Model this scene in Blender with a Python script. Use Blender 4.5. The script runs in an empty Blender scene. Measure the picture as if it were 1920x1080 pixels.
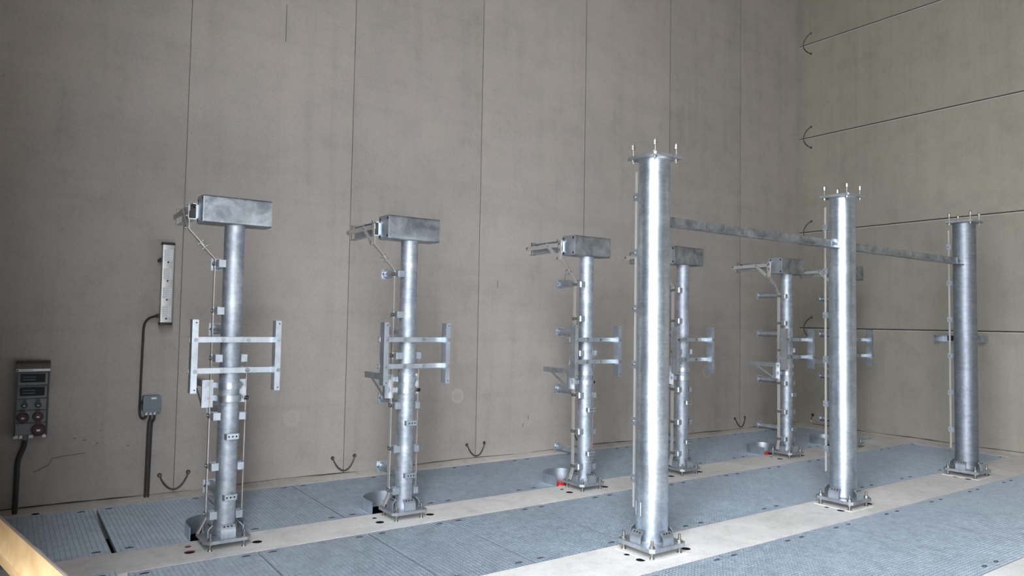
import bpy, math, random
from mathutils import Vector, Matrix
random.seed(7)
sc = bpy.context.scene
col = sc.collection
R = math.radians

# ------------------------------------------------------------------ camera
cam_d = bpy.data.cameras.new('camera'); cam = bpy.data.objects.new('camera', cam_d); col.objects.link(cam)
yaw, pit, rol, fpx = R(54.9008), R(2.7077), R(1.0050), 1345.1
F = Vector((math.cos(yaw)*math.cos(pit), math.sin(yaw)*math.cos(pit), math.sin(pit)))
Rr = F.cross(Vector((0, 0, 1))).normalized(); U = Rr.cross(F)
r_ = Rr*math.cos(rol) + U*math.sin(rol); u_ = -Rr*math.sin(rol) + U*math.cos(rol)
cam.matrix_world = Matrix(((r_.x, u_.x, -F.x, 0), (r_.y, u_.y, -F.y, 0), (r_.z, u_.z, -F.z, 1.7), (0, 0, 0, 1)))
cam_d.sensor_fit = 'HORIZONTAL'; cam_d.sensor_width = 36; cam_d.lens = 36*fpx/1920; cam_d.clip_start = .02
sc.camera = cam

# ------------------------------------------------------------------ light
sc.view_settings.view_transform = 'Standard'; sc.view_settings.look = 'None'
sc.view_settings.gamma = 1; sc.view_settings.use_curve_mapping = False
sc.view_settings.exposure = 0.0
DOOR = (-2.4, 1.8, 6.4)          # opening in the left side: y from, y to, height
SKY = 12.3
w = bpy.data.worlds.new('overcast_sky'); sc.world = w; w.use_nodes = True
bg = w.node_tree.nodes['Background']; bg.inputs[0].default_value = (.86, .93, 1.0, 1); 
# overcast sky: three times brighter overhead than at the horizon
wt = w.node_tree; tcw = wt.nodes.new('ShaderNodeTexCoord'); spw = wt.nodes.new('ShaderNodeSeparateXYZ'); wt.links.new(tcw.outputs['Generated'], spw.inputs[0])
mrw = wt.nodes.new('ShaderNodeMapRange'); wt.links.new(spw.outputs['Z'], mrw.inputs['Value'])
mrw.inputs['From Min'].default_value = 0; mrw.inputs['From Max'].default_value = 1; mrw.inputs['To Min'].default_value = SKY; mrw.inputs['To Max'].default_value = SKY*3
wt.links.new(mrw.outputs[0], bg.inputs[1])
pl = bpy.data.lights.new('daylight_portal', 'AREA'); pl.shape = 'RECTANGLE'
pl.size = DOOR[2]; pl.size_y = DOOR[1]-DOOR[0]
pl.cycles.is_portal = True
po = bpy.data.objects.new('daylight_portal', pl); col.objects.link(po)
po.matrix_world = Matrix(((0, 0, -1, -.24), (0, 1, 0, (DOOR[0]+DOOR[1])/2), (1, 0, 0, DOOR[2]/2), (0, 0, 0, 1)))

# ------------------------------------------------------------------ materials
def mat(name):
    m = bpy.data.materials.new(name); m.use_nodes = True
    nt = m.node_tree; return m, nt, nt.nodes['Principled BSDF']
def N(nt, t, **k):
    n = nt.nodes.new(t)
    for a, b in k.items(): setattr(n, a, b)
    return n
def plain(name, c, rough=.5, metal=0.0, spec=.5):
    m, nt, b = mat(name)
    b.inputs['Base Color'].default_value = (*c, 1); b.inputs['Roughness'].default_value = rough
    b.inputs['Metallic'].default_value = metal; b.inputs['Specular IOR Level'].default_value = spec
    return m
def coords(nt, scale=(1, 1, 1), rnd=False):
    tc = N(nt, 'ShaderNodeTexCoord'); mp = N(nt, 'ShaderNodeMapping'); mp.inputs['Scale'].default_value = scale
    if rnd:
        oi = N(nt, 'ShaderNodeObjectInfo'); mu = N(nt, 'ShaderNodeMath', operation='MULTIPLY'); mu.inputs[1].default_value = 37.0
        nt.links.new(oi.outputs['Random'], mu.inputs[0])
        ad = N(nt, 'ShaderNodeVectorMath', operation='ADD')
        nt.links.new(tc.outputs['Object'], ad.inputs[0]); nt.links.new(mu.outputs[0], ad.inputs[1])
        nt.links.new(ad.outputs[0], mp.inputs['Vector'])
    else:
        nt.links.new(tc.outputs['Object'], mp.inputs['Vector'])
    return mp.outputs[0]
def noise(nt, vec, scale, detail=4, rough=.55, dist=0):
    n = N(nt, 'ShaderNodeTexNoise'); n.inputs['Scale'].default_value = scale; n.inputs['Detail'].default_value = detail
    n.inputs['Roughness'].default_value = rough; n.inputs['Distortion'].default_value = dist
    nt.links.new(vec, n.inputs['Vector']); return n.outputs['Fac']
def ramp(nt, fac, stops):
    r = N(nt, 'ShaderNodeValToRGB'); e = r.color_ramp.elements
    while len(e) < len(stops): e.new(.5)
    for i, (p, c) in enumerate(stops):
        e[i].position = p; e[i].color = (c, c, c, 1) if isinstance(c, (int, float)) else (*c, 1)
    nt.links.new(fac, r.inputs[0]); return r.outputs[0]
def mixc(nt, fac, a, b, mode='MIX'):
    m = N(nt, 'ShaderNodeMix', data_type='RGBA', blend_type=mode)
    for s, v in ((0, fac), (6, a), (7, b)):
        if hasattr(v, 'links') or hasattr(v, 'is_linked'): nt.links.new(v, m.inputs[s])
        elif s == 0: m.inputs[0].default_value = v
        else: m.inputs[s].default_value = (*v, 1)
    return m.outputs[2]
def bump(nt, b, h, strength=.2, dist=.01):
    bm = N(nt, 'ShaderNodeBump'); bm.inputs['Strength'].default_value = strength; bm.inputs['Distance'].default_value = dist
    nt.links.new(h, bm.inputs['Height']); nt.links.new(bm.outputs[0], b.inputs['Normal'])

def concrete_wall(name, base, vertical, panel_axis, p0, pitch, plugs=()):
    m, nt, b = mat(name)
    v = coords(nt)
    big = noise(nt, v, .55, 5, .6, .3)
    mid = noise(nt, v, 3.2, 5, .6)
    fine = noise(nt, v, 45, 3, .6)
    st = noise(nt, coords(nt, (2.6, 2.6, .16)), 1.6, 5, .62)             # run-off streaks down the face
    st2 = noise(nt, coords(nt, (.3, .3, 7) if vertical else (9, 9, .3)), 1.0, 4, .6)
    c = mixc(nt, ramp(nt, big, [(.3, 0), (.72, 1)]), tuple(x*.9 for x in base), tuple(min(1, x*1.06) for x in base))
    c = mixc(nt, .3, c, ramp(nt, mid, [(.25, .62), (.5, .97), (.8, 1.1)]), 'MULTIPLY')
    c = mixc(nt, .3, c, ramp(nt, st, [(.28, .68), (.48, 1.0), (.75, 1.07)]), 'MULTIPLY')
    c = mixc(nt, .16, c, ramp(nt, st2, [(.3, .7), (.5, 1), (.7, 1.08)]), 'MULTIPLY')
    c = mixc(nt, .35, c, ramp(nt, fine, [(.3, .8), (.5, 1), (.7, 1.1)]), 'MULTIPLY')
    # each cast panel has its own tone
    tc = N(nt, 'ShaderNodeTexCoord'); sp = N(nt, 'ShaderNodeSeparateXYZ'); nt.links.new(tc.outputs['Object'], sp.inputs[0])
    s1 = N(nt, 'ShaderNodeMath', operation='SUBTRACT'); s1.inputs[1].default_value = p0; nt.links.new(sp.outputs[panel_axis], s1.inputs[0])
    d1 = N(nt, 'ShaderNodeMath', operation='DIVIDE'); d1.inputs[1].default_value = pitch; nt.links.new(s1.outputs[0], d1.inputs[0])
    f1 = N(nt, 'ShaderNodeMath', operation='FLOOR'); nt.links.new(d1.outputs[0], f1.inputs[0])
    wn = N(nt, 'ShaderNodeTexWhiteNoise', noise_dimensions='1D'); nt.links.new(f1.outputs[0], wn.inputs['W'])
    c = mixc(nt, 1.0, c, ramp(nt, wn.outputs['Value'], [(0, .93), (1, 1.03)]), 'MULTIPLY')
    # dark blow holes
    vo = N(nt, 'ShaderNodeTexVoronoi'); vo.inputs['Scale'].default_value = 5.5; nt.links.new(v, vo.inputs['Vector'])
    pit_ = ramp(nt, vo.outputs['Distance'], [(.035, 1), (.05, 0)])
    sel = ramp(nt, noise(nt, v, 2.3, 2), [(.56, 0), (.6, 1)])
    pm = N(nt, 'ShaderNodeMath', operation='MULTIPLY'); nt.links.new(pit_, pm.inputs[0]); nt.links.new(sel, pm.inputs[1])
    pm2 = N(nt, 'ShaderNodeMath', operation='MULTIPLY'); nt.links.new(pm.outputs[0], pm2.inputs[0]); pm2.inputs[1].default_value = .45
    c = mixc(nt, pm2.outputs[0], c, tuple(x*.35 for x in base))
    for (pp, rad) in plugs:                                               # filled tie holes: pale smeared rings
        ds = N(nt, 'ShaderNodeVectorMath', operation='DISTANCE'); ds.inputs[1].default_value = pp
        nt.links.new(tc.outputs['Object'], ds.inputs[0])
        dv = N(nt, 'ShaderNodeMath', operation='DIVIDE'); dv.inputs[1].default_value = rad; nt.links.new(ds.outputs['Value'], dv.inputs[0])
        rg = ramp(nt, dv.outputs[0], [(0, .25), (.5, .2), (.75, .5), (.95, .1), (1, 0)])
        c = mixc(nt, rg, c, tuple(min(1, x*1.25) for x in base))
    nt.links.new(c, b.inputs['Base Color'])
    b.inputs['Roughness'].default_value = .78; b.inputs['Specular IOR Level'].default_value = .3
    bump(nt, b, fine, .12, .004)
    return m
def concrete_floor(name, base):
    m, nt, b = mat(name); v = coords(nt)
    c = mixc(nt, ramp(nt, noise(nt, v, 1.3, 5, .6, .4), [(.3, 0), (.7, 1)]), tuple(x*.84 for x in base), tuple(x*1.08 for x in base))
    c = mixc(nt, .6, c, ramp(nt, noise(nt, v, 9, 5, .65), [(.28, .72), (.5, 1), (.75, 1.06)]), 'MULTIPLY')
    c = mixc(nt, .4, c, ramp(nt, noise(nt, v, 70, 2), [(.3, .8), (.6, 1.05)]), 'MULTIPLY')
    nt.links.new(c, b.inputs['Base Color']); b.inputs['Roughness'].default_value = .75; b.inputs['Specular IOR Level'].default_value = .3
    bump(nt, b, noise(nt, v, 30, 4), .15, .004); return m
def galv(name, c0, c1, r0, r1, ring=0.0, patch=1.0, metal=.95):
    m, nt, b = mat(name); v = coords(nt, rnd=True)
    a = noise(nt, v, 5*patch, 5, .65, .6)
    vo = N(nt, 'ShaderNodeTexVoronoi', feature='SMOOTH_F1'); vo.inputs['Scale'].default_value = 60; nt.links.new(v, vo.inputs['Vector'])
    drip = noise(nt, coords(nt, (14, 14, 1.0), rnd=True), 1.0, 5, .65, .5)
    c = mixc(nt, ramp(nt, a, [(.3, 0), (.7, 1)]), c0, c1)
    c = mixc(nt, .5, c, ramp(nt, drip, [(.3, .72), (.52, 1), (.72, 1.12)]), 'MULTIPLY')
    sv = N(nt, 'ShaderNodeSeparateColor'); nt.links.new(vo.outputs['Color'], sv.inputs[0])
    c = mixc(nt, .18, c, ramp(nt, sv.outputs[0], [(0, .7), (1, 1.15)]), 'MULTIPLY')
    nt.links.new(c, b.inputs['Base Color']); b.inputs['Metallic'].default_value = metal
    mr = N(nt, 'ShaderNodeMapRange'); mr.inputs['To Min'].default_value = r0; mr.inputs['To Max'].default_value = r1
    nt.links.new(noise(nt, v, 9, 5, .65), mr.inputs['Value']); nt.links.new(mr.outputs[0], b.inputs['Roughness'])
    if ring:                                                              # fine rings round the tube and slanted dip marks
        rn = noise(nt, coords(nt, (2.2, 2.2, 75), rnd=True), 1.0, 3, .6, .2); bump(nt, b, rn, ring, .003)
        sw = noise(nt, coords(nt, (9, 9, 16), rnd=True), 1.0, 3, .6, 2.2)
        c = mixc(nt, .22, c, ramp(nt, rn, [(.32, .62), (.5, 1), (.66, 1.12)]), 'MULTIPLY')
        c = mixc(nt, .35, c, ramp(nt, sw, [(.35, .75), (.5, 1), (.62, 1.2)]), 'MULTIPLY')
        nt.links.new(c, b.inputs['Base Color'])
    else:
        bump(nt, b, noise(nt, v, 22, 4, .6), .12, .003)
    return m
M = {}
M['wall'] = concrete_wall('cast_concrete_wall', (.475, .425, .385), True, 0, 1.36, 1.69,
                          plugs=(((2.47, 7.44, .66), .1), ((4.47, 7.44, .8), .1), ((9.0, 7.44, .98), .12)))
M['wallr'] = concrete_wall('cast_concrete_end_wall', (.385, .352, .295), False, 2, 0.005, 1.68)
M['plainwall'] = plain('grey_plaster', (.15, .138, .13), .9)
M['ceil'] = plain('ceiling_concrete', (.14, .13, .12), .9)
M['floor'] = concrete_floor('strip_concrete', (.80, .76, .725))
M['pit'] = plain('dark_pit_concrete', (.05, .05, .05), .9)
M['ground'] = plain('pale_paving_ground', (.38, .37, .36), .9)
M['mortar'] = concrete_floor('base_mortar', (.50, .44, .39))
M['dark'] = plain('dark_joint', (.05, .043, .038), .9)
M['seam'] = plain('grey_joint_mortar', (.22, .197, .18), .9)  # even tone of the panel joints, darker than the wall
M['lip'] = plain('joint_filler', (.52, .49, .45), .8)
M['pipe'] = galv('galvanised_tube', (.42, .475, .54), (.66, .715, .78), .28, .48, ring=.10)
M['pipedull'] = galv('dull_galvanised_tube', (.27, .295, .335), (.38, .41, .45), .52, .64, ring=.08)
M['pipe2'] = galv('galvanised_post_tube', (.37, .41, .465), (.68, .72, .78), .50, .74, ring=.16, patch=1.4)
M['galv'] = galv('galvanised_sheet', (.48, .53, .58), (.68, .73, .79), .36, .52)
M['galvd'] = galv('dull_galvanised_box', (.20, .22, .24), (.62, .65, .69), .36, .56, patch=1.2)
M['plate'] = galv('galvanised_base_plate', (.40, .42, .45), (.60, .62, .66), .42, .6)
M['steel'] = plain('stainless_flat_bar', (.60, .58, .555), .38, .6)
M['bolt'] = plain('stainless_bolt', (.34, .33, .31), .5, 1.0)
M['bar'] = galv('galvanised_grating', (.60, .67, .74), (.68, .75, .82), .36, .5, metal=.85)
M['hole'] = plain('drilled_hole', (.012, .012, .014), .9, 0, .1)
M['clip'] = plain('dark_fixing_clip', (.13, .155, .18), .5, .5)
M['grout'] = plain('pale_grout', (.70, .66, .60), .85)
M['red'] = plain('red_conduit', (.62, .03, .02), .45)
M['dullred'] = plain('dusty_red_sleeve', (.28, .07, .065), .7)
M['black'] = plain('black_plastic', (.012, .012, .013), .45)
M['cable'] = plain('dark_cable_sheath', (.045, .04, .036), .55)
M['braid'] = plain('dark_copper_braid', (.10, .085, .075), .5, .6)
M['gbox'] = plain('grey_enclosure', (.17, .20, .23), .5)
M['socketbox'] = plain('grey_socket_housing', (.19, .19, .195), .5)
M['socketdark'] = plain('brown_grey_hood', (.085, .070, .062), .5)
M['label'] = plain('white_label', (.82, .82, .80), .5)
M['window'] = plain('smoked_breaker_window', (.008, .011, .013), .5, 0, .2)
M['socketred'] = plain('dark_red_socket_lid', (.05, .009, .010), .5)
M['socketblue'] = plain('dark_blue_socket_lid', (.010, .016, .034), .45)
M['alu'] = plain('aluminium_lamp_body', (.55, .54, .52), .42, .9)
M['lens'] = plain('white_lens_module', (.80, .82, .84), .3)
M['ring'] = plain('weld_line', (.80, .82, .85), .35, .8)

mw, nt, b = mat('fresh_sawn_timber')
v = coords(nt, (14, 1.2, 30)); g = noise(nt, v, 2.0, 5, .6, 1.2)
c = mixc(nt, ramp(nt, g, [(.3, 0), (.7, 1)]), (.52, .315, .14), (.68, .47, .245))
nt.links.new(c, b.inputs['Base Color']); b.inputs['Roughness'].default_value = .6; M['wood'] = mw
M['bark'] = plain('grey_waney_edge', (.15, .12, .10), .9)

# ------------------------------------------------------------------ mesh building
class MB:
    def __init__(s): s.v = []; s.f = []; s.m = []; s.mi = 0
    def mesh(s, vs, fs):
        o = len(s.v); s.v += [tuple(x) for x in vs]; s.f += [tuple(i+o for i in f) for f in fs]; s.m += [s.mi]*len(fs); return s
    def box(s, x0, x1, y0, y1, z0, z1):
        return s.mesh([(x0, y0, z0), (x1, y0, z0), (x1, y1, z0), (x0, y1, z0), (x0, y0, z1), (x1, y0, z1), (x1, y1, z1), (x0, y1, z1)],
                      [(0, 3, 2, 1), (4, 5, 6, 7), (0, 1, 5, 4), (1, 2, 6, 5), (2, 3, 7, 6), (3, 0, 4, 7)])
    def obox(s, c, a, b_, c_):
        c, a, b_, c_ = map(Vector, (c, a, b_, c_))
        vs = [c + i*a + j*b_ + k*c_ for k in (-1, 1) for (i, j) in ((-1, -1), (1, -1), (1, 1), (-1, 1))]
        return s.mesh(vs, [(0, 3, 2, 1), (4, 5, 6, 7), (0, 1, 5, 4), (1, 2, 6, 5), (2, 3, 7, 6), (3, 0, 4, 7)])
    def cyl(s, p0, p1, r, n=16, r2=None):
        p0, p1 = Vector(p0), Vector(p1); d = (p1-p0).normalized(); r2 = r if r2 is None else r2
        a = d.orthogonal().normalized() if abs(d.z) < .99 else Vector((1, 0, 0)); c = d.cross(a)
        vs = []
        for p, rr in ((p0, r), (p1, r2)):
            vs += [p + (a*math.cos(2*math.pi*i/n) + c*math.sin(2*math.pi*i/n))*rr for i in range(n)]
        return s.mesh(vs, [(i, (i+1) % n, n+(i+1) % n, n+i) for i in range(n)] + [tuple(range(n-1, -1, -1)), tuple(range(n, 2*n))])
    def hollow(s, p0, p1, r, ri, n=24):
        p0, p1 = Vector(p0), Vector(p1); d = (p1-p0).normalized()
        a = d.orthogonal().normalized(); c = d.cross(a); vs = []
        for p, rr in ((p0, r), (p1, r), (p1, ri), (p0, ri)):
            vs += [p + (a*math.cos(2*math.pi*i/n) + c*math.sin(2*math.pi*i/n))*rr for i in range(n)]
        return s.mesh(vs, [(k*n+i, k*n+(i+1) % n, ((k+1) % 4)*n+(i+1) % n, ((k+1) % 4)*n+i) for k in range(4) for i in range(n)])
    def prism(s, poly, o, u, v, w):
        """polygon in the u-v plane at o, extruded by the vector w"""
        o, u, v, w = map(Vector, (o, u, v, w)); n = len(poly)
        vs = [o+u*p[0]+v*p[1] for p in poly]; vs += [x+w for x in vs]
        fs = [(i, (i+1) % n, n+(i+1) % n, n+i) for i in range(n)] + [tuple(range(n-1, -1, -1)), tuple(range(n, 2*n))]
        if u.cross(v).dot(w) < 0: fs = [tuple(reversed(f)) for f in fs]
        return s.mesh(vs, fs)
    def tube(s, path, r, n=10, caps=True):
        P = [Vector(p) for p in path]; vs = []; up = None
        for i, p in enumerate(P):
            t = (P[min(i+1, len(P)-1)] - P[max(i-1, 0)]).normalized()
            if up is None: up = t.orthogonal().normalized()
            up = (up - t*up.dot(t)).normalized(); c = t.cross(up)
            rr = r[i] if isinstance(r, (list, tuple)) else r
            vs += [p + (up*math.cos(2*math.pi*k/n) + c*math.sin(2*math.pi*k/n))*rr for k in range(n)]
        fs = [(i*n+k, i*n+(k+1) % n, (i+1)*n+(k+1) % n, (i+1)*n+k) for i in range(len(P)-1) for k in range(n)]
        if caps: fs += [tuple(range(n-1, -1, -1)), tuple(range((len(P)-1)*n, len(P)*n))]
        return s.mesh(vs, fs)
    def strip(s, path, wd, width, th):
        """bent flat bar: path of its mid line, wd its width direction"""
        P = [Vector(p) for p in path]; wd = Vector(wd).normalized(); vs = []
        T = [(P[i+1]-P[i]).normalized() for i in range(len(P)-1)]
        for i, p in enumerate(P):
            n0 = T[max(i-1, 0)].cross(wd).normalized(); n1 = T[min(i, len(T)-1)].cross(wd).normalized()
            nn = (n0+n1).normalized(); k = th/2/max(.4, nn.dot(n0))
            for a, b_ in ((-1, -1), (1, -1), (1, 1), (-1, 1)): vs.append(p + wd*(a*width/2) + nn*(b_*k))
        fs = [(i*4+k, i*4+(k+1) % 4, (i+1)*4+(k+1) % 4, (i+1)*4+k) for i in range(len(P)-1) for k in range(4)]
        fs += [(3, 2, 1, 0), tuple(range((len(P)-1)*4, len(P)*4))]
        return s.mesh(vs, fs)
    def build(s, name, mats, parent=None, loc=None, sharp=32):
        me = bpy.data.meshes.new(name); me.from_pydata(s.v, [], s.f)
        for m in (mats if isinstance(mats, (list, tuple)) else [mats]): me.materials.append(m)
        me.polygons.foreach_set('material_index', s.m)
        me.polygons.foreach_set('use_smooth', [True]*len(s.f))
        me.update(); me.set_sharp_from_angle(angle=R(sharp))
        o = bpy.data.objects.new(name, me); col.objects.link(o)
        if parent: o.parent = parent
        if loc: o.location = loc
        return o
def rrect(w_, h_, r, n=5):
    p = []
    for cx, cy, a0 in ((w_-r, h_-r, 0), (-w_+r, h_-r, 90), (-w_+r, -h_+r, 180), (w_-r, -h_+r, 270)):
        for i in range(n+1):
            a = R(a0+90*i/n); p.append((cx+r*math.cos(a), cy+r*math.sin(a)))
    return p
def tag(o, label=None, cat=None, group=None, kind=None):
    if label: o['label'] = label
    if cat: o['category'] = cat
    if group: o['group'] = group
    if kind: o['kind'] = kind
    return o
def empty(name, loc):
    o = bpy.data.objects.new(name, None); col.objects.link(o); o.location = loc; o.empty_display_size = .1; return o
def copy_tree(o, parent=None):
    c = o.copy(); col.objects.link(c)
    if parent: c.parent = parent
    for ch in list(o.children): copy_tree(ch, c)
    return c
def text_mesh(s, size):
    cu = bpy.data.curves.new('t', 'FONT'); cu.body = s; cu.size = size; cu.align_x = 'CENTER'; cu.align_y = 'CENTER'; cu.extrude = .0004
    o = bpy.data.objects.new('t', cu); col.objects.link(o)
    bpy.context.view_layer.update()
    me = bpy.data.meshes.new_from_object(o.evaluated_get(bpy.context.evaluated_depsgraph_get()))
    vs = [tuple(x.co) for x in me.vertices]; fs = [tuple(p.vertices) for p in me.polygons]
    bpy.data.objects.remove(o); bpy.data.curves.remove(cu); bpy.data.meshes.remove(me)
    return vs, fs

# ------------------------------------------------------------------ setting
WY, WX, HZ = 7.46, 11.45, 8.6
SEAM = [1.36+1.69*i for i in range(6)]
JOINT = [1.685, 3.365, 5.04, 6.72]
YA, XA = 5.69, [1.40, 2.885, 4.95, 6.43, 8.46, 9.93]        # slim posts
YB, XB = 3.855, [4.03, 6.64, 9.26]                           # thick posts

m = MB(); gap = .003
edges = [-.35] + SEAM + [WX+.2]
for a, b_ in zip(edges[:-1], edges[1:]): m.box(a+gap, b_-gap, WY, WY+.2, -.3, HZ)
m.mi = 3; m.box(-.35, WX+.2, WY+.006, WY+.19, -.3, HZ)
m.mi = 2
for s_ in SEAM: m.box(s_+gap, s_+gap+.010, WY-.0025, WY+.05, 0, HZ)
m.mi = 1
crack = [(.245, .338), (.30, .36), (.345, .385), (.37, .42), (.372, .442), (.45, .452), (.62, .468)]
m.tube([(x, WY-.0005, z) for x, z in crack], .0022, 5)
for x, z, dx, dz in ((.53, .60, .02, .004), (.60, .58, .03, .002), (.70, .545, .025, .004), (.73, .655, .01, .004), (.95, .50, .02, .004),
                     (5.02, 2.12, .0, .10), (2.28, 4.6, 0, .4), (5.53, .45, .0, .06), (5.44, .36, .02, .05), (6.1, 2.25, .02, .12), (8.6, 1.35, 0, .12)):
    m.tube([(x, WY-.0005, z), (x+dx, WY-.0005, z+dz)], .0028, 5)
random.seed(12); pts = [(-.2+.15*k, WY-.002, .036+.008*math.sin(k*.45)+.004*random.random()) for k in range(78)]
m.tube(pts, [.002+.006*random.random()*(.6+.4*math.sin(k*.31)) for k in range(78)], 6)
tag(m.build('wall_back', [M['wall'], M['dark'], M['wall'], M['seam']]), kind='structure')

m = MB(); ze = [-.3] + JOINT + [HZ]
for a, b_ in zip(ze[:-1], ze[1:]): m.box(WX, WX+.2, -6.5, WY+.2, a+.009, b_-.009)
m.mi = 1; m.box(WX+.02, WX+.19, -6.5, WY, -.3, HZ)
m.mi = 2
for z in JOINT: m.box(WX-.003, WX+.05, -6.5, WY-.005, z-.022, z-.009)
random.seed(11); pts = [(WX-.002, -6.4+.16*k, .032+.006*math.sin(k*.7)) for k in range(86)]
m.mi = 1; m.tube(pts, [.003+.005*random.random() for _ in pts], 6)
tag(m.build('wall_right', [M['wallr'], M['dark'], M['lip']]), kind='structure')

m = MB(); m.prism([(0, 0), (-.045, 0), (-.012, .03), (0, .034)], (-.18, WY, 0), (0, 1, 0), (0, 0, 1), (WX+.18, 0, 0)); tag(m.build('baseboard_back', M['mortar']), kind='structure')
m = MB(); m.prism([(0, 0), (-.04, 0), (-.01, .026), (0, .03)], (WX, -6.4, 0), (1, 0, 0), (0, 0, 1), (0, WY+6.35, 0)); tag(m.build('baseboard_right', M['mortar']), kind='structure')
m = MB(); m.box(-.32, -.2, DOOR[1], WY+.2, -.3, HZ); m.box(-.32, -.2, -6.5, DOOR[0], -.3, HZ); m.box(-.32, -.2, DOOR[0], DOOR[1], DOOR[2], HZ)
tag(m.build('wall_left', M['plainwall']), kind='structure')
m = MB(); m.box(-.32, WX+.2, -6.7, -6.5, -.3, HZ); tag(m.build('wall_front', M['plainwall']), kind='structure')
m = MB(); m.box(-.32, WX+.2, -6.7, WY+.2, HZ, HZ+.2); tag(m.build('ceiling', M['ceil']), kind='structure')
m = MB(); m.box(-40, -.32, -40, 40, -.3, -.02); tag(m.build('ground', M['ground']), kind='structure')

G1, G2, G3 = (5.885, 7.315), (4.10, 5.395), (2.25, 3.535)     # grating bays, y from / to
XEND = 11.12
m = MB()
for y0, y1 in ((G2[1], G1[0]), (G3[1], G2[0]), (G1[1], WY+.05)): m.box(-.18, XEND-.02, y0, y1, -.28, 0)
floor_ = m.build('floor', [M['floor'], M['pit']])
# holes drilled through the concrete strips
cut = MB(); sleeves = []
for i, x in enumerate(XA):
    for dx, dy, r in ((-.25, -.07, .036), (-.235, .07, .02), (.225, -.075, .036)):
        cut.cyl((x+dx, YA+dy, -.2), (x+dx, YA+dy, .1), r, 24)
    if i == 0: sleeves = [(x-.25, YA-.07, .036), (x-.235, YA+.07, .02)]
for x in XB:
    for dx, dy, r in ((-.215, -.10, .034), (-.215, .04, .022), (.27, -.10, .034)):
        cut.cyl((x+dx, YB+dy, -.2), (x+dx, YB+dy, .1), r, 24)
cut.cyl((.27, 7.36, -.2), (.27, 7.36, .1), .03, 20)
co = cut.build('cutter', M['hole'])
bo = floor_.modifiers.new('b', 'BOOLEAN'); bo.operation = 'DIFFERENCE'; bo.object = co; bo.solver = 'EXACT'; bo.material_mode = 'TRANSFER'
bpy.context.view_layer.update()
me = bpy.data.meshes.new_from_object(floor_.evaluated_get(bpy.context.evaluated_depsgraph_get()))
bpy.data.objects.remove(co)
m = MB(); m.v = [tuple(x.co) for x in me.vertices]; m.f = [tuple(p.vertices) for p in me.polygons]; m.m = [2*(p.material_index > 1) for p in me.polygons]
bpy.data.objects.remove(floor_)
m.box(XEND-.02, WX+.05, G3[0], WY+.05, -.28, 0); m.box(-.32, WX+.05, -6.6, G3[0], -.28, 0); m.box(-.32, -.18, G3[0], WY+.05, -.28, 0)
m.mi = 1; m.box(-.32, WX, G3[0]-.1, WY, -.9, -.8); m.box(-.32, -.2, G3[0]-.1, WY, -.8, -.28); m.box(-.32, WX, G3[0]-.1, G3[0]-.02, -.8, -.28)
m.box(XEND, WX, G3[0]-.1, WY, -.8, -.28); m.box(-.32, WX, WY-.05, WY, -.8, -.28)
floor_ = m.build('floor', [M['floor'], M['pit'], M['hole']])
tag(floor_, kind='structure')
for k, (x, y, r) in enumerate(sleeves):
    o = MB().hollow((x, y, -.005), (x, y, .002), r+.002, r-.0015, 28).build('conduit_sleeve', M['dullred'])
    tag(o, ['wider red sleeve in the hole by the leftmost slim post foot', 'narrower red sleeve in the small hole by the leftmost slim post foot'][k], 'sleeve')

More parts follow.
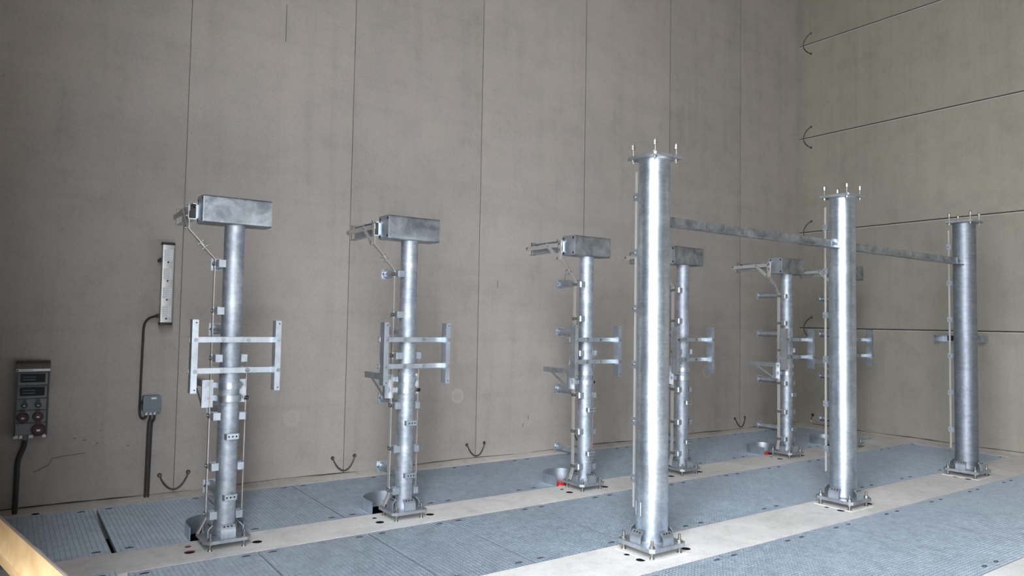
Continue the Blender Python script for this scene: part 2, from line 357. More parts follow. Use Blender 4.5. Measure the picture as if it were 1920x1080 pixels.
# ------------------------------------------------------------------ gratings
PIT, PITY = .0335, .028
def cutspan(x, xc):
    """y up to which the cable cut-out behind post xc removes the grating at x (or None)"""
    d = abs(x-xc)
    return None if d >= .2 else 6.06 + math.sqrt(.2*.2-d*d)
def grating(x0, x1, y0, y1, z=0.0, cuts=()):
    m = MB(); x0 += .004; x1 -= .004; t = .0022; zt = z-.001; zb = z-.03
    xc = next((c_ for c_ in cuts if x0 < c_ < x1), None)
    def bar_(a, b_, along_x, c_, tt):                                      # flat bar, top chamfers added to catch glints of the sky
        pr = [(-tt, zb), (tt, zb), (tt, zt-.0018), (tt*.42, zt), (-tt*.42, zt), (-tt, zt-.0018)]
        if along_x: m.prism(pr, (a, c_, 0), (0, 1, 0), (0, 0, 1), (b_-a, 0, 0))
        else: m.prism(pr, (c_, a, 0), (1, 0, 0), (0, 0, 1), (0, b_-a, 0))
    def ybar(x, tt):
        ys = y0
        if xc is not None:
            c_ = cutspan(x, xc)
            if c_: ys = c_
        bar_(ys, y1, False, x, tt)
    n = max(2, round((x1-x0)/PIT))
    for i in range(n+1): ybar(x0+(x1-x0)*i/n + (.0025 if i == 0 else -.0025 if i == n else 0), .0028 if i in (0, n) else t)
    k = round((y1-y0)/PITY)
    for j in range(k+1):
        y = y0+(y1-y0)*j/k; tt = .0028 if j in (0, k) else t
        yy = y + (.0028 if j == 0 else -.0028 if j == k else 0)
        segs = [(x0, x1)]
        if xc is not None and y < 6.26:
            hw = .2 if y <= 6.06 else math.sqrt(max(0, .04-(y-6.06)**2))
            segs = [(x0, min(x1, xc-hw)), (max(x0, xc+hw), x1)]
        for a, b_ in segs:
            if b_-a > .004: bar_(a, b_, True, yy, tt)
    o = m.build('grating_panel', M['bar'], sharp=10)
    if xc is not None:                                                    # curved toe plate around the cable cut-out
        q = MB(); p = [(xc-.197, y0+.002)] + [(xc+.197*math.cos(R(180-a)), 6.06+.197*math.sin(R(180-a))) for a in range(0, 181, 10)] + [(xc+.197, y0+.002)]
        q.strip([(a, b_, .03) for a, b_ in p], (0, 0, 1), .14, .005); q.build('toe_plate', M['galv'], o)
    for sx in (x0+.09, x1-.09):
        for sy in (y0+.07, y1-.07):
            if xc is not None and sy < 6.3 and abs(sx-xc) < .26: continue
            c_ = MB()
            c_.prism([(.030*math.cos(a*math.pi/8), .013*math.sin(a*math.pi/8)) for a in range(16)], (sx, sy, zt), (1, 0, 0), (0, 1, 0), (0, 0, .003))
            c_.cyl((sx, sy, zt+.002), (sx, sy, zt+.007), .007, 8)
            c_.build('fixing_clip', M['clip'], o)
    return o
ordn = ['first', 'second', 'third', 'fourth', 'fifth', 'sixth', 'seventh', 'eighth', 'ninth', 'tenth', 'eleventh', 'twelfth', 'thirteenth', 'fourteenth']
S1 = [-.17, .70, 1.61, 2.44, 3.40, 4.41, 5.27, 6.13, 6.98, 7.82, 8.67, 9.5, 10.3, XEND-.01]
S2 = [.72, 1.56, 2.42, 3.13, 4.02, 4.87, 5.95, 6.86, 7.65, 8.49, 9.40, 10.23, XEND-.01]
S3 = [2.7, 3.55, 4.39, 5.25, 5.94, 6.77, 7.63, 8.46, 9.31, 10.2, XEND-.01]
for k, (a, b_) in enumerate(zip(S1[:-1], S1[1:])):
    if k == 0: b_ -= .012
    if k == 1: a += .012
    o = grating(a, b_, G1[0]+.005, G1[1]-.005, 0, XA)
    tag(o, f'grating panel in the bay along the back wall, {ordn[k]} from left'+(', with curved toe plate' if any(a < x_ < b_ for x_ in XA) else ''), 'floor grating', 'gratings along the back wall')
o = grating(-.17, .655, G2[0]+.005, G2[1]+.01, .022)
tag(o, 'raised grating panel beside the timber rail, lower left corner', 'floor grating', 'gratings between the post rows')
for k, (a, b_) in enumerate(zip(S2[:-1], S2[1:])):
    o = grating(a, b_, G2[0]+.005, G2[1]-.005)
    tag(o, f'flush grating panel in the middle bay between both rows, {ordn[k]} from the left', 'floor grating', 'gratings between the post rows')
for k, (a, b_) in enumerate(zip(S3[:-1], S3[1:])):
    o = grating(a, b_, G3[0]+.005, G3[1]-.005)
    tag(o, f'grating panel in the front bay before the thick columns, {ordn[k]} from the left', 'floor grating', 'gratings before the thick posts')

# ------------------------------------------------------------------ shared small shapes
def stud(z0, z1, r, zp, zt):
    """anchor stud with nuts under and over the plate"""
    m = MB(); m.cyl((0, 0, z0), (0, 0, z1), r, 12); m.cyl((0, 0, zt), (0, 0, zt+.016), r*1.75, 6); m.cyl((0, 0, zt), (0, 0, zt+.003), r*2.3, 16)
    m.cyl((0, 0, zp-.014), (0, 0, zp), r*1.75, 6); m.cyl((0, 0, zp-.003), (0, 0, zp), r*2.3, 16); m.cyl((0, 0, z0), (0, 0, z0+.012), r*1.9, 12, r*1.2)
    return m
def foot_tab(d, dist, wid, zt, h1, h2):
    """bent tab with three holes: upright foot, top leaning to the tube; d = outward direction"""
    d = Vector(d); s_ = Vector((-d.y, d.x, 0)); m = MB()
    p0 = d*dist + Vector((0, 0, zt)); p1 = p0 + Vector((0, 0, h1)); p2 = p1 - d*h2*.62 + Vector((0, 0, h2*.78))
    pm = p1 - d*.006 + Vector((0, 0, .014))
    m.strip([p0, p1, pm, p2], s_, wid, .007)
    m.mi = 1; q = (pm+p2)/2; t = (p2-pm).normalized(); n = s_.cross(t)
    if n.dot(d) < 0: n = -n
    for k in (-1, 0, 1):
        c_ = q + s_*k*wid*.25 + n*.0034 + t*.002; m.cyl(c_, c_+n*.0012, .0065, 12)
    return m
def u_lug(d, r, depth, wid, z, h, holes=0, off=0.0):
    """U shaped lug welded to a tube of radius r; d = outward direction"""
    d = Vector(d); s_ = Vector((-d.y, d.x, 0)); m = MB(); ri = r*.93 if wid < r else r*.72
    pts = [d*ri + s_*(off-wid/2), d*(r+depth-.008) + s_*(off-wid/2), d*(r+depth) + s_*(off-wid/2+.008), d*(r+depth) + s_*(off+wid/2-.008), d*(r+depth-.008) + s_*(off+wid/2), d*ri + s_*(off+wid/2)]
    m.strip([p + Vector((0, 0, z)) for p in pts], (0, 0, 1), h, .005)
    m.mi = 1
    for k in range(holes):
        c_ = d*(r+depth+.0027) + s_*(off+(k-(holes-1)/2)*wid*.27) + Vector((0, 0, z)); m.cyl(c_, c_+d*.001, .0062, 12)
    return m
def bolt(p, d, r=.009, l=.012):
    p, d = Vector(p), Vector(d); m = MB(); m.cyl(p, p+d*l, r, 6); m.cyl(p, p+d*.003, r*1.5, 14); return m

# ------------------------------------------------------------------ slim posts with box heads
def make_post():
    root = empty('support_post', (0, 0, 0)); r = .074; S, G = M['steel'], M['galv']
    zb, zt = .054, .077
    ch = .035; a = .166; pc = [(a-ch, a), (-a+ch, a), (-a, a-ch), (-a, -a+ch), (-a+ch, -a), (a-ch, -a), (a, -a+ch), (a, a-ch)]
    m = MB(); m.prism(pc, (-.005, 0, zb), (1, 0, 0), (0, 1, 0), (0, 0, zt-zb)); m.cyl((0, 0, zt), (0, 0, zt+.012), r+.010, 32, r)
    m.build('base_plate', M['plate'], root)
    for sx in (-1, 1):
        for sy in (-1, 1):
            stud(0, .125, .0095, zb, zt).build('anchor_stud', M['bolt'], root, (sx*.119-.005, sy*.121, 0))
    for d in ((0, -1, 0), (1, 0, 0), (-1, 0, 0), (0, 1, 0)):
        foot_tab(d, .125, .105, zt, .048, .05).build('foot_tab', [M['galv'], M['hole']], root)
    m = MB(); m.cyl((0, 0, zt), (0, 0, 2.40), r, 48); m.build('tube', M['pipe2'], root)
    # head: square hollow section lying along the row, closed by end plates
    m = MB(); m.prism(rrect(.1, .103, .018), (-.247, 0, 2.497), (0, 1, 0), (0, 0, 1), (.494, 0, 0))
    hb = m.build('head_box', M['galvd'], root)
    m = MB(); m.prism(rrect(.099, .102, .018), (-.2535, 0, 2.497), (0, 1, 0), (0, 0, 1), (.007, 0, 0)); m.mi = 1
    for y in (-.078, .07):
        for z in (2.42, 2.572): m.cyl((-.2535, y, z), (-.2545, y, z), .0105, 14)
    m.build('end_plate', [M['galv'], M['hole']], hb)
    # cable arm: open channel running to the wall
    m = MB(); x0, x1, y0, y1, z0, z1 = -.312, -.262, .072, .60, 2.430, 2.550
    m.box(x1-.006, x1, y0, y1, z0, z1); m.box(x0, x1-.006, y0, y1, z0, z0+.006); m.box(x0+.02, x1-.006, y0, y1, z1-.006, z1)
    m.box(x1, -.2535, y0, .098, z0+.01, z1-.01); m.mi = 1
    for y in (.14, .52): m.obox((x1-.0065, y, z1-.022), (.0008, 0, 0), (0, .02, 0), (0, 0, .007))
    ca = m.build('cable_arm', [G, M['hole']], root)
    for y in (.09, .54):
        q = MB(); q.strip([(x1-.008, y, z1+.008), (x0-.006, y, z1+.008), (x0-.006, y, z0-.004), (x1-.008, y, z0-.004)], (0, 1, 0), .018, .006); q.build('arm_clamp', M['bolt'], ca)
    # earthing flat bars
    xs = -.322
    m = MB(); m.strip([(xs, .02, 2.503), (xs, .64, 2.497)], (0, 0, 1), .042, .006); fb = m.build('arm_bar', S, root)
    for y in (.06, .24, .615): bolt((xs-.003, y, 2.502), (-1, 0, 0)).build('bolt', M['bolt'], fb)
    m = MB(); m.strip([(xs-.007, .262, 2.515), (xs-.007, .075, 2.362)], (0, .63, -.77), .001, .001)
    d = Vector((0, .075-.262, 2.362-2.515)).normalized(); pe = Vector((0, -d.z, d.y))
    m = MB(); m.obox((xs-.007, .1685, 2.4385), (.003, 0, 0), pe*.019, d*.135); db = m.build('brace_bar', S, root)
    bolt((xs-.01, .075, 2.362), (-1, 0, 0)).build('bolt', M['bolt'], db)
    yb = .03; xv = -.132
    m = MB(); m.strip([(xs-.007, yb+.012, 2.535), (xs-.007, yb+.012, 2.43), (xs, yb+.012, 2.42), (xs, yb+.012, 2.35), (-.215, yb, 2.232)], (0, 1, 0), .045, .006); hg = m.build('hanger_bar', S, root)
    for z in (2.515, 2.45): bolt((xs-.01, yb+.012, z), (-1, 0, 0)).build('bolt', M['bolt'], hg)
    m = MB(); m.strip([(-.24, yb, 2.250), (xv, yb, 2.135), (xv, yb, .20), (-.185, yb-.015, .105)], (0, 1, 0), .040, .006)
    eb = m.build('earthing_bar', S, root)
    for p in ((-.236, yb, 2.252), (-.205, yb, 2.218)):
        q = MB(); q.cyl(Vector(p)-Vector((.018, 0, .018)), Vector(p)+Vector((.022, 0, .022)), .0065, 8); q.build('bolt', M['bolt'], eb)
    for z in (2.10, 1.745, 1.39, .96, .59, .235):
        u_lug((-1, 0, 0), r, .052, .07, z, .055, off=.022).build('bar_clip', [G, M['hole']], root)
        q = MB(); q.cyl((-.126, yb-.006, z), (-.150, yb-.006, z), .008, 8); q.box(-.137, -.1355, yb-.045, yb+.03, z-.016, z+.016); q.build('bolt', M['bolt'], eb)
    m = MB(); m.strip([(.128, yb, 1.415), (.128, yb, .19)], (0, 1, 0), .024, .005); e2 = m.build('earthing_bar', S, root)
    for z in (1.39, .955, .58, .222):
        u_lug((1, 0, 0), r, .046, .07, z, .055, off=-.012).build('bar_clip', [G, M['hole']], root)
        q = MB(); q.box(.118, .126, yb-.02, yb+.02, z-.02, z+.02); q.cyl((.118, yb, z), (.142, yb, z), .006, 8); q.build('bolt', M['bolt'], e2)
    for z in (.812, .365): u_lug((0, -1, 0), r, .03, .098, z, .042, 3, .012).build('grounding_lug', [G, M['hole']], root)
    # stubs towards the wall
    for z in (2.12, 1.60, .985, .36):
        m = MB(); m.cyl((-.01, r*.7, z), (-.02, .402, z), .037, 24); m.cyl((-.02, .385, z), (-.02, .402, z), .037, 24, .043); s_ = m.build('side_stub', M['galv'], root)
        f_ = MB(); f_.box(-.075, .033, .402, .41, z-.05, z+.05); f_.mi = 1; f_.cyl((-.062, .402, z), (-.062, .4012, z), .008, 12); f_.build('flange', [G, M['hole']], s_)
    # H shaped mounting frame
    for z in (1.532, 1.305):
        m = MB(); m.box(-.318, .318, -.125, -.119, z-.02, z+.02); m.box(-.318, .318, -.119, -.078, z+.014, z+.02); m.box(-.318, .318, -.119, -.078, z-.02, z-.014)
        cb = m.build('cross_bar', G, root)
        for x in (-.085, .095): bolt((x, -.125, z), (0, -1, 0), .012, .016).build('bolt', M['galvd'], cb)
        q = MB()
        for x in (-.085, .095): q.cyl((x, -.12, z), (x, .09, z), .006, 8)
        q.box(-.11, .12, .074, .082, z-.018, z+.018); q.build('clamp_strap', G, cb)
    for sx in (-1, 1):
        m = MB(); x = sx*.295; m.box(x-.021, x+.021, -.205, -.2, 1.152, 1.678); m.box(x-.021, x-.016, -.2, -.125, 1.152, 1.678)
        m.mi = 1
        for z in (1.175, 1.655): m.cyl((x+.006, -.205, z), (x+.006, -.206, z), .005, 10)
        up = m.build('upright', [G, M['hole']], root)
        for z in (1.532, 1.305): bolt((x+.006, -.205, z), (0, -1, 0), .010, .014).build('bolt', M['galvd'], up)
    # split collars carrying the wall side shelf bracket
    for z in (1.185, 1.09):
        m = MB(); m.hollow((0, 0, z-.023), (0, 0, z+.023), r+.013, r-.001, 40); m.box(-.16, -.07, .03, .038, z-.02, z+.02); m.box(.07, .12, .03, .038, z-.02, z+.02)
        cl = m.build('collar', G, root)
        bolt((.1, .03, z), (0, -1, 0), .010, .014).build('bolt', M['bolt'], cl)
    m = MB(); m.box(-.185, -.105, .04, .046, 1.02, 1.225); m.box(-.182, -.176, .046, .48, 1.172, 1.225); m.box(-.176, -.14, .046, .48, 1.219, 1.225)
    m.box(-.182, -.176, .046, .085, 1.02, 1.175)
    d = Vector((0, .27, .15)); L = d.length/2; dn = d.normalized()
    m.obox((-.173, .075+.135, 1.03+.075), (.003, 0, 0), Vector((0, -dn.z, dn.y))*.012, dn*L)
    sb = m.build('shelf_bracket', G, root)
    for z in (1.19, 1.09): bolt((-.135, .04, z), (0, -1, 0), .015, .014).build('square_nut', M['galvd'], sb)
    m = MB(); m.box(.085, .125, .04, .046, 1.05, 1.225); br = m.build('back_plate', G, root)
    q = MB(); q.cyl((.125, .03, 1.085), (.15, .02, 1.08), .02, 10, .014); q.build('black_cap', M['black'], br)
    return root
post = make_post()
plabels = ['slim galvanised post with box head nearest the wall lamp, leftmost of its row',
           'slim galvanised post with box head, second from the left in its row',
           'slim post with box head left of the nearest thick column, red conduit at foot',
           'slim post with box head partly hidden behind the nearest thick column',
           'slim post with box head left of the middle column, red conduit at foot',
           'farthest slim post with box head, mostly hidden behind the middle thick column']
posts = [post] + [copy_tree(post) for _ in range(5)]
for o, x, l in zip(posts, XA, plabels):
    o.location = (x, YA, 0); tag(o, l, 'support post', 'slim posts with box heads')

nm = ['nearest slim post', 'second slim post from the left', 'slim post left of the nearest thick column', 'slim post behind the nearest thick column', 'slim post left of the middle column', 'farthest slim post']
for i in (2, 4):
    m = MB(); x = XA[i]-.1
    path = []; rad = []
    for k in range(22):
        path.append((x+.0005*k, 5.965, -.45+.0225*k)); rad.append(.062 if k % 2 else .055)
    m.tube(path, rad, 20)
    tag(m.build('red_conduit', M['red']), f'ribbed red conduit end by the {nm[i]}', 'conduit')

# ------------------------------------------------------------------ thick columns
def make_column():
    root = empty('steel_column', (0, 0, 0)); r = .12; G = M['galv']; zb, zt = .056, .085
    m = MB(); a, c_ = .188, .03
    pc = [(a-c_, a), (-a+c_, a), (-a, a-c_), (-a, -a+c_), (-a+c_, -a), (a-c_, -a), (a, -a+c_), (a, a-c_)]
    m.prism(pc, (0, 0, zb), (1, 0, 0), (0, 1, 0), (0, 0, zt-zb)); m.cyl((0, 0, zt), (0, 0, zt+.012), r+.012, 48, r)
    m.build('base_plate', M['plate'], root)
    m = MB(); m.box(-.19, .19, -.19, .19, .0005, .006); m.build('grout_pad', M['floor'], root)
    for sx in (-1, 1):
        for sy in (-1, 1): stud(.005, .14, .011, zb, zt).build('anchor_stud', M['bolt'], root, (sx*.145, sy*.145, 0))
    for d in ((0, -1, 0), (1, 0, 0), (-1, 0, 0), (0, 1, 0)): foot_tab(d, .168, .108, zt, .05, .05).build('foot_tab', [G, M['hole']], root)
    m = MB(); m.cyl((0, 0, zt), (0, 0, 2.966), r, 72); m.cyl((0, 0, 2.955), (0, 0, 2.966), r, 72, r+.008); m.build('tube', M['pipe'], root)
    a, c_ = .152, .012
    pc = [(a-c_, a), (-a+c_, a), (-a, a-c_), (-a, -a+c_), (-a+c_, -a), (a-c_, -a), (a, -a+c_), (a, a-c_)]
    m = MB(); m.prism(pc, (0, 0, 2.966), (1, 0, 0), (0, 1, 0), (0, 0, .02)); m.build('top_plate', M['plate'], root)
    for sx in (-1, 1):
        for sy in (-1, 1):
            m = MB(); m.cyl((0, 0, 2.935), (0, 0, 3.095), .007, 10); m.cyl((0, 0, 2.95), (0, 0, 2.966), .014, 6); m.cyl((0, 0, 3.045), (0, 0, 3.061), .014, 6)
            m.cyl((0, 0, 3.063), (0, 0, 3.079), .014, 6); m.cyl((0, 0, 3.079), (0, 0, 3.095), .013, 12, .008)
            m.build('top_stud', M['bolt'], root, (sx*.115, sy*.115, 0))
    m = MB(); m.box(-.038, -.031, .146, .166, .30, 2.89); eb = m.build('earthing_bar', M['steel'], root)
    for z in (2.69, 2.255, 1.82, 1.39, .955, .52):
        q = MB(); q.box(-.047, -.0385, .10, .178, z-.029, z+.029); q.box(-.047, .012, .10, .125, z-.029, z+.029); q.build('bar_clip', G, root)
        q = MB(); q.cyl((-.060, .156, z), (-.022, .156, z), .007, 8); q.build('bolt', M['bolt'], eb)
    return root
colu = make_column()
clabels = ['thick galvanised round column nearest the camera, tallest in the picture', 'middle of three thick galvanised columns, beams on both sides',
           'thick galvanised round column farthest right, before the end wall']
cols = [colu] + [copy_tree(colu) for _ in range(2)]
for o, x, l in zip(cols, XB, clabels):
    o.location = (x, YB, 0); tag(o, l, 'steel column', 'thick round columns')
tb = next(c_ for c_ in cols[2].children if c_.name.startswith('tube'))   # the farthest column has a dull, satin zinc coat
tb.material_slots[0].link = 'OBJECT'; tb.material_slots[0].material = M['pipedull']
# weld outline low on the nearest column only
m = MB(); a0 = R(166); pts = []
for da, z in ((-.26, .275), (.26, .275), (.26, .375), (-.26, .375), (-.26, .275)):
    pts.append((.1205*math.cos(a0+da), .1205*math.sin(a0+da), z))
m.tube(pts, .0022, 6); o = m.build('name_plate_weld', M['ring'], cols[0])

for k, (a, b_) in enumerate(((XB[0], XB[1]), (XB[1], XB[2]))):
    root = empty('beam', ((a+b_)/2, YB, 2.46)); L = (b_-a)/2-.119
    m = MB(); m.box(-L, L, .01, .017, 0, .085); m.box(-L, L, -.045, .01, 0, .007); m.build('angle_bar', M['galvd'], root)
    for s_ in (-1, 1):
        q = MB(); q.box(s_*L-.055 if s_ > 0 else -L, L if s_ > 0 else -L+.055, .002, .0098, .008, .095); t_ = q.build('end_tab', M['galvd'], root)
        bolt((s_*(L-.03), .002, .05), (0, -1, 0), .011, .014).build('bolt', M['bolt'], t_)
    tag(root, ['galvanised angle beam spanning from the nearest to the middle thick column', 'galvanised angle beam spanning from the middle to the farthest right thick column'][k], 'beam', 'beams between the thick columns')

# ------------------------------------------------------------------ braided earthing straps
def strap(p0, p1, sag, nrm, label, group, hang=Vector((0, 0, -1))):
    p0, p1, nrm = Vector(p0), Vector(p1), Vector(nrm)
    root = empty('earthing_strap', (p0+p1)/2); o = (p0+p1)/2
    pts = []
    for k in range(15):
        t = k/14; pts.append(p0.lerp(p1, t) - o + hang*sag*(4*t*(1-t))**.85 + nrm*(.012+.018*math.sin(math.pi*t)))
    rr = [.006 if k in (0, 14) else .0085 if 2 <= k <= 4 or 10 <= k <= 12 else .0075 for k in range(15)]
    m = MB(); m.tube(pts, rr, 8); m.build('braid', M['braid'], root)
    for p in (p0, p1):
        q = MB(); c_ = p-o; q.cyl(c_, c_+nrm*.006, .02, 16); q.mi = 1; q.cyl(c_+nrm*.006, c_+nrm*.022, .009, 6); q.build('bolt', [M['cable'], M['bolt']], root)
    return tag(root, label, 'earthing strap', group)
sl = ['behind the nearest slim post', 'left of the second slim post', 'between the second and third slim posts', 'behind the third slim post', 'behind the nearest thick column', 'left of the far corner']
for x, t in zip(SEAM, sl):
    strap((x-.125, WY-.001, .205), (x+.125, WY-.001, .21), .14, (0, -1, 0), f'braided strap low on back wall, at joint {t}', 'straps on the back wall')
jl = ['lowest joint near the corner', 'second joint from the floor', 'third joint from the floor', 'topmost visible joint']
for z, t in zip(JOINT, jl):
    strap((WX-.001, 7.215, z+.185), (WX-.001, 7.215, z-.185), .13, (-1, 0, 0), f'braided strap on the end wall across the {t}', 'straps on the end wall', Vector((0, 1, 0)))
root = empty('earthing_point', (WX, 7.195, .19))
m = MB(); m.cyl((0, 0, 0), (-.008, 0, 0), .026, 16); m.cyl((-.008, 0, 0), (-.022, 0, 0), .012, 6); m.build('bolt', M['cable'], root)
m = MB(); m.tube([(-.012, 0, -.01), (-.02, .01, -.05), (-.018, .018, -.09)], .006, 8); m.build('wire', M['braid'], root)
m = MB(); m.tube([(-.018, .018, -.09), (-.015, .022, -.115)], .012, 8); m.build('white_end', M['label'], root)
tag(root, 'loose earthing lead with a white end low on the end wall by the corner', 'earthing point')

# sheet bracket on the end wall
m = MB(); xb, xf, y0, y1, z0, z1 = WX-.001, WX-.25, 4.47, 5.09, 1.525, 1.622
m.box(xf, xb, y0, y1, z1-.006, z1); m.box(xf, xb, y0, y0+.006, z0, z1-.006); m.box(xf, xb, y1-.006, y1, z0, z1-.006); m.box(xb-.006, xb, y0+.006, y1-.006, z0, z1-.006)
root = empty('wall_bracket', (0, 0, 0)); m.build('sheet', M['galv'], root)
m = MB(); m.box(xb-.14, xb-.006, 4.85, 4.95, z0+.01, z1-.006); m.build('stop_block', M['black'], root)
tag(root, 'open sheet steel bracket on the end wall behind the farthest right thick column', 'wall bracket')

# ------------------------------------------------------------------ wall lamp, junction box, cables
root = empty('wall_lamp', (1.21, WY, 2.0)); yo = -.13
m = MB(); m.prism(rrect(.052, .035, .008), (0, yo, -.36), (1, 0, 0), (0, 1, 0), (0, 0, .72)); m.build('lamp_body', M['alu'], root)
for z0, z1 in ((-.385, -.36), (.36, .385)):
    q = MB(); q.prism(rrect(.055, .038, .008), (0, yo, z0), (1, 0, 0), (0, 1, 0), (0, 0, z1-z0)); q.build('end_cap', M['black'], root)
for z in (-.26, -.085, .09, .265):
    q = MB(); q.box(-.037, .037, yo-.04, yo-.034, z-.05, z+.05)
    q.mi = 1
    for i in range(4):
        for j in range(5): q.cyl((-.026+i*.0175, yo-.04, z-.038+j*.019), (-.026+i*.0175, yo-.0425, z-.038+j*.019), .0062, 8)
    q.box(-.0008, .0008, yo-.0412, yo-.04, z-.05, z+.05)
    q.mi = 2; q.cyl((0, yo-.034, z-.066), (0, yo-.039, z-.066), .008, 10)
    q.build('lens_module', [M['lens'], plain('led_lens', (.55, .57, .60), .25), M['hole']], root)
for z in (-.3, .22):
    q = MB(); q.box(-.066, -.052, yo-.01, yo+.03, z-.02, z+.02); q.box(-.066, -.03, yo+.03, -.0005, z-.012, z+.012); q.build('mounting_bracket', M['black'], root)
tag(root, 'slim vertical wall lamp with four square lens modules and black end caps', 'wall lamp')

root = empty('junction_box', (1.135, WY, .885))
m = MB(); m.prism(rrect(.072, .074, .01), (0, -.001, 0), (1, 0, 0), (0, 0, 1), (0, -.07, 0)); m.build('enclosure', M['gbox'], root)
m = MB(); m.prism(rrect(.074, .076, .01), (0, -.071, 0), (1, 0, 0), (0, 0, 1), (0, -.015, 0)); lid = m.build('lid', M['gbox'], root)
q = MB(); q.box(-.008, .036, -.0875, -.086, .042, .058); q.build('label_plate', M['label'], lid)
for x, d in ((-.04, (0, 0, -1)), (-.005, (0, 0, -1)), (.03, (0, 0, -1))):
    q = MB(); q.cyl((x, -.045, -.072), (x, -.045, -.105), .012, 12); q.cyl((x, -.045, -.074), (x, -.045, -.086), .017, 6); q.build('cable_gland', M['lens'], root)
q = MB(); q.cyl((-.072, -.045, .02), (-.095, -.045, .02), .012, 12); q.box(-.088, -.074, -.065, -.02, -.04, -.005); q.build('cable_gland', M['black'], root)
tag(root, 'grey square junction box with a white label under the wall lamp', 'junction box')

def smooth_path(ctrl, n=10):
    P = [Vector(p) for p in ctrl]; out = []
    for i in range(len(P)-1):
        a, b_, c_, d = P[max(i-1, 0)], P[i], P[i+1], P[min(i+2, len(P)-1)]
        for k in range(n):
            t = k/n; out.append(.5*((2*b_) + (c_-a)*t + (2*a-5*b_+4*c_-d)*t*t + (3*b_-a-3*c_+d)*t*t*t))
    return out+[P[-1]]
def cable(name, ctrl, r, label, mat_='cable', n=10):
    o = MB().tube(smooth_path(ctrl, n), r, 8).build(name, M[mat_]); return tag(o, label, 'cable')
yw = WY-.018
cable('lamp_cable', [(1.155, WY-.125, 1.69), (1.12, WY-.10, 1.692), (1.075, WY-.05, 1.665), (1.05, yw, 1.60), (1.046, yw, 1.45), (1.043, yw, 1.2), (1.042, yw, .95), (1.042, yw, .83), (1.052, yw, .765), (1.075, WY-.03, .748), (1.092, WY-.045, .77), (1.095, WY-.045, .785)], .011,
      'dark cable running from the wall lamp down beside the junction box')
cable('supply_cable', [(1.13, WY-.045, .785), (1.128, WY-.04, .74), (1.12, yw, .68), (1.118, yw, .4), (1.116, yw, .1), (1.116, yw, .003)], .0115, 'left one of two dark cables from the junction box to the floor')
cable('supply_cable', [(1.165, WY-.045, .785), (1.162, WY-.04, .74), (1.148, yw, .68), (1.144, yw, .4), (1.142, yw, .1), (1.142, yw, .003)], .0115, 'right one of two dark cables from the junction box to the floor')

# ------------------------------------------------------------------ power outlet combination
root = empty('power_outlet_unit', (.205, WY, .96)); SB, SD = M['socketbox'], M['socketdark']
m = MB(); m.box(-.112, .112, -.105, -.002, -.30, .255); m.build('housing', SB, root)
for s_ in (-1, 1):
    q = MB(); q.box(s_*.1125-.006, s_*.1125+.006, -.13, -.10, -.29, .258); q.build('side_rail', M['black'], root)
m = MB(); m.prism([(0, .255), (-.150, .255), (-.152, .268), (-.135, .315), (-.10, .335), (0, .335)], (-.122, -.002, 0), (0, 1, 0), (0, 0, 1), (.244, 0, 0)); hood = m.build('hood', SD, root)
q = MB(); q.box(-.121, .121, -.158, -.152, .251, .272); ns = q.build('name_strip', M['label'], hood)
vs, fs = text_mesh('MENNEKES', .019); q = MB()
q.mesh([(x-.045, -.1584-z, .2615+y) for x, y, z in vs], fs); q.mesh([(-.118, -.1585, .254), (-.104, -.1585, .254), (-.104, -.1585, .269), (-.118, -.1585, .269)], [(0, 1, 2, 3)]); q.build('lettering', M['black'], ns)
def panel(z0, z1, tilt=0.0):
    q = MB(); q.mesh([], []); q.prism([(-.105, z0), (-.125-tilt, z0+.004), (-.125, z1-.004), (-.105, z1)], (-.104, 0, 0), (0, 1, 0), (0, 0, 1), (.208, 0, 0))
    q.mi = 1
    for x in (-.085, 0, .085): q.cyl((x, -.124, z1-.016), (x, -.128, z1-.016), .004, 8)
    return q.build('module_panel', [SB, M['black']], root)
for z0, z1 in ((.135, .245), (.025, .13)):
    p = panel(z0, z1, .018)
    q = MB(); q.prism(rrect(.088, .036, .008), (0, -.126, (z0+z1)/2+.004), (1, 0, 0), (0, 0, 1), (0, -.02, 0)); wn_ = q.build('breaker_window', M['window'], p)
    q = MB(); q.box(-.07, .02, -.1475, -.146, (z0+z1)/2-.012, (z0+z1)/2-.007); q.box(-.07, .02, -.1475, -.146, (z0+z1)/2+.012, (z0+z1)/2+.016); q.build('breaker_row', M['gbox'], wn_)
def socket(p, x, z, r, m_, hinge):
    q = MB(); q.cyl((x, -.12, z), (x, -.150, z), r, 28, r*.93); q.cyl((x, -.15, z), (x, -.158, z), r*.8, 28, r*.7)
    q.box(x-hinge, x+hinge, -.155, -.124, z+r*.75, z+r+.02); s_ = q.build('socket', m_, p)
    q = MB(); q.box(x-r*.24, x+r*.24, -.1595, -.158, z-r*.18, z+r*.12); q.build('marking', M['label'], s_)
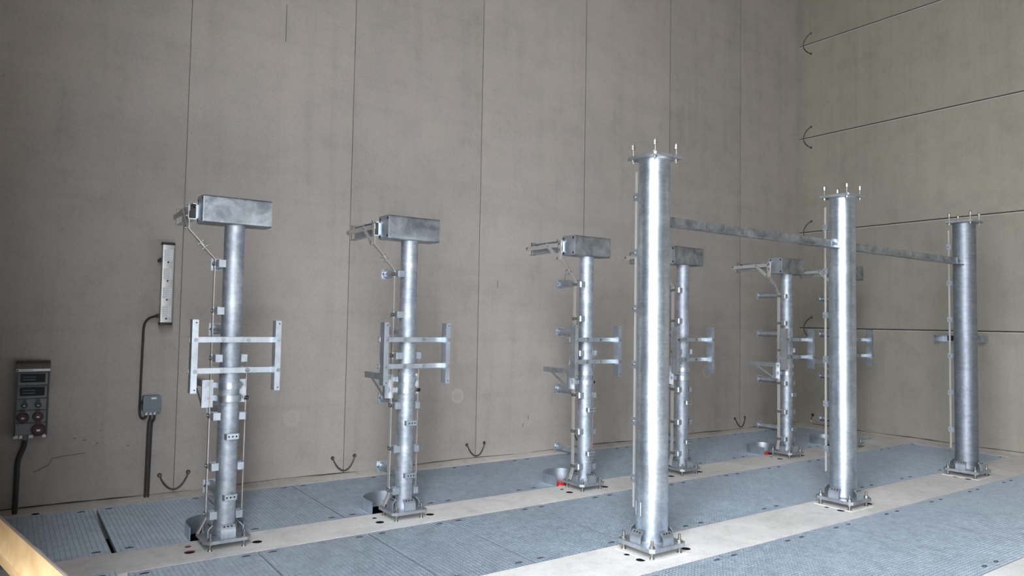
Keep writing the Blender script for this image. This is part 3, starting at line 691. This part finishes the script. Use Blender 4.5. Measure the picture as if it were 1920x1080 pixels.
p = panel(-.075, .02); socket(p, -.052, -.035, .026, M['socketblue'], .012); socket(p, .045, -.035, .026, M['socketblue'], .012)
p = panel(-.18, -.08); socket(p, -.058, -.138, .046, M['socketred'], .014); socket(p, .048, -.133, .042, M['socketred'], .014)
p = panel(-.285, -.185); socket(p, .055, -.245, .055, M['socketred'], .016)
for x0, x1 in ((-.118, -.085), (-.075, -.055), (-.01, .02), (.085, .112)):
    q = MB(); q.box(x0, x1, -.128, -.095, -.312, -.286); q.build('bottom_bracket', M['label'], root)
q = MB(); q.cyl((-.035, -.05, -.30), (-.035, -.05, -.335), .02, 12); q.build('cable_gland', SB, root)
tag(root, 'dark hooded power outlet unit with red sockets on the back wall', 'power outlet')
cable('outlet_cable', [(.17, WY-.05, .625), (.165, WY-.045, .57), (.14, WY-.03, .49), (.128, WY-.026, .43), (.126, WY-.026, .3), (.124, WY-.026, .1), (.124, WY-.026, .004)], .021, 'thick dark cable from the power outlet unit down to the floor')

# ------------------------------------------------------------------ timber guard rail
d = Vector((.19, -.98, 0)).normalized(); n_ = Vector((-d.y, d.x, 0)); cpt = Vector((.058, 2.38, 1.035))
root = empty('timber_guard_rail', (cpt.x, cpt.y, 0)); zc = 1.035
m = MB(); prof = [(-.040, -.014), (.036, -.014), (.040, .004), (.034, .014), (-.040, .014)]
A = -d*.9; 
m.prism(prof, A+Vector((0, 0, zc)), n_, (0, 0, 1), d*2.6); m.build('rail_board', M['wood'], root)
m = MB(); rp = []
random.seed(3)
for k in range(60):
    t = k/59; rp.append(A + d*2.6*t + n_*(.039+.001*math.sin(k*1.3)+.001*random.random()) + Vector((0, 0, zc+.009)))
m.tube(rp, [.0055+.0015*random.random()*(1 if k % 9 else 2.2) for k in range(60)], 6); m.build('waney_edge', M['bark'], root)
for t in (-.82, 1.4):
    c_ = d*t; q = MB()
    q.obox(c_ - n_*.0 + Vector((0, 0, .51)), n_*.035, d*.022, (0, 0, .51)); q.build('rail_post', M['wood'], root)
tag(root, 'pale sawn timber guard rail with grey bark edge, lower left foreground', 'guard rail')
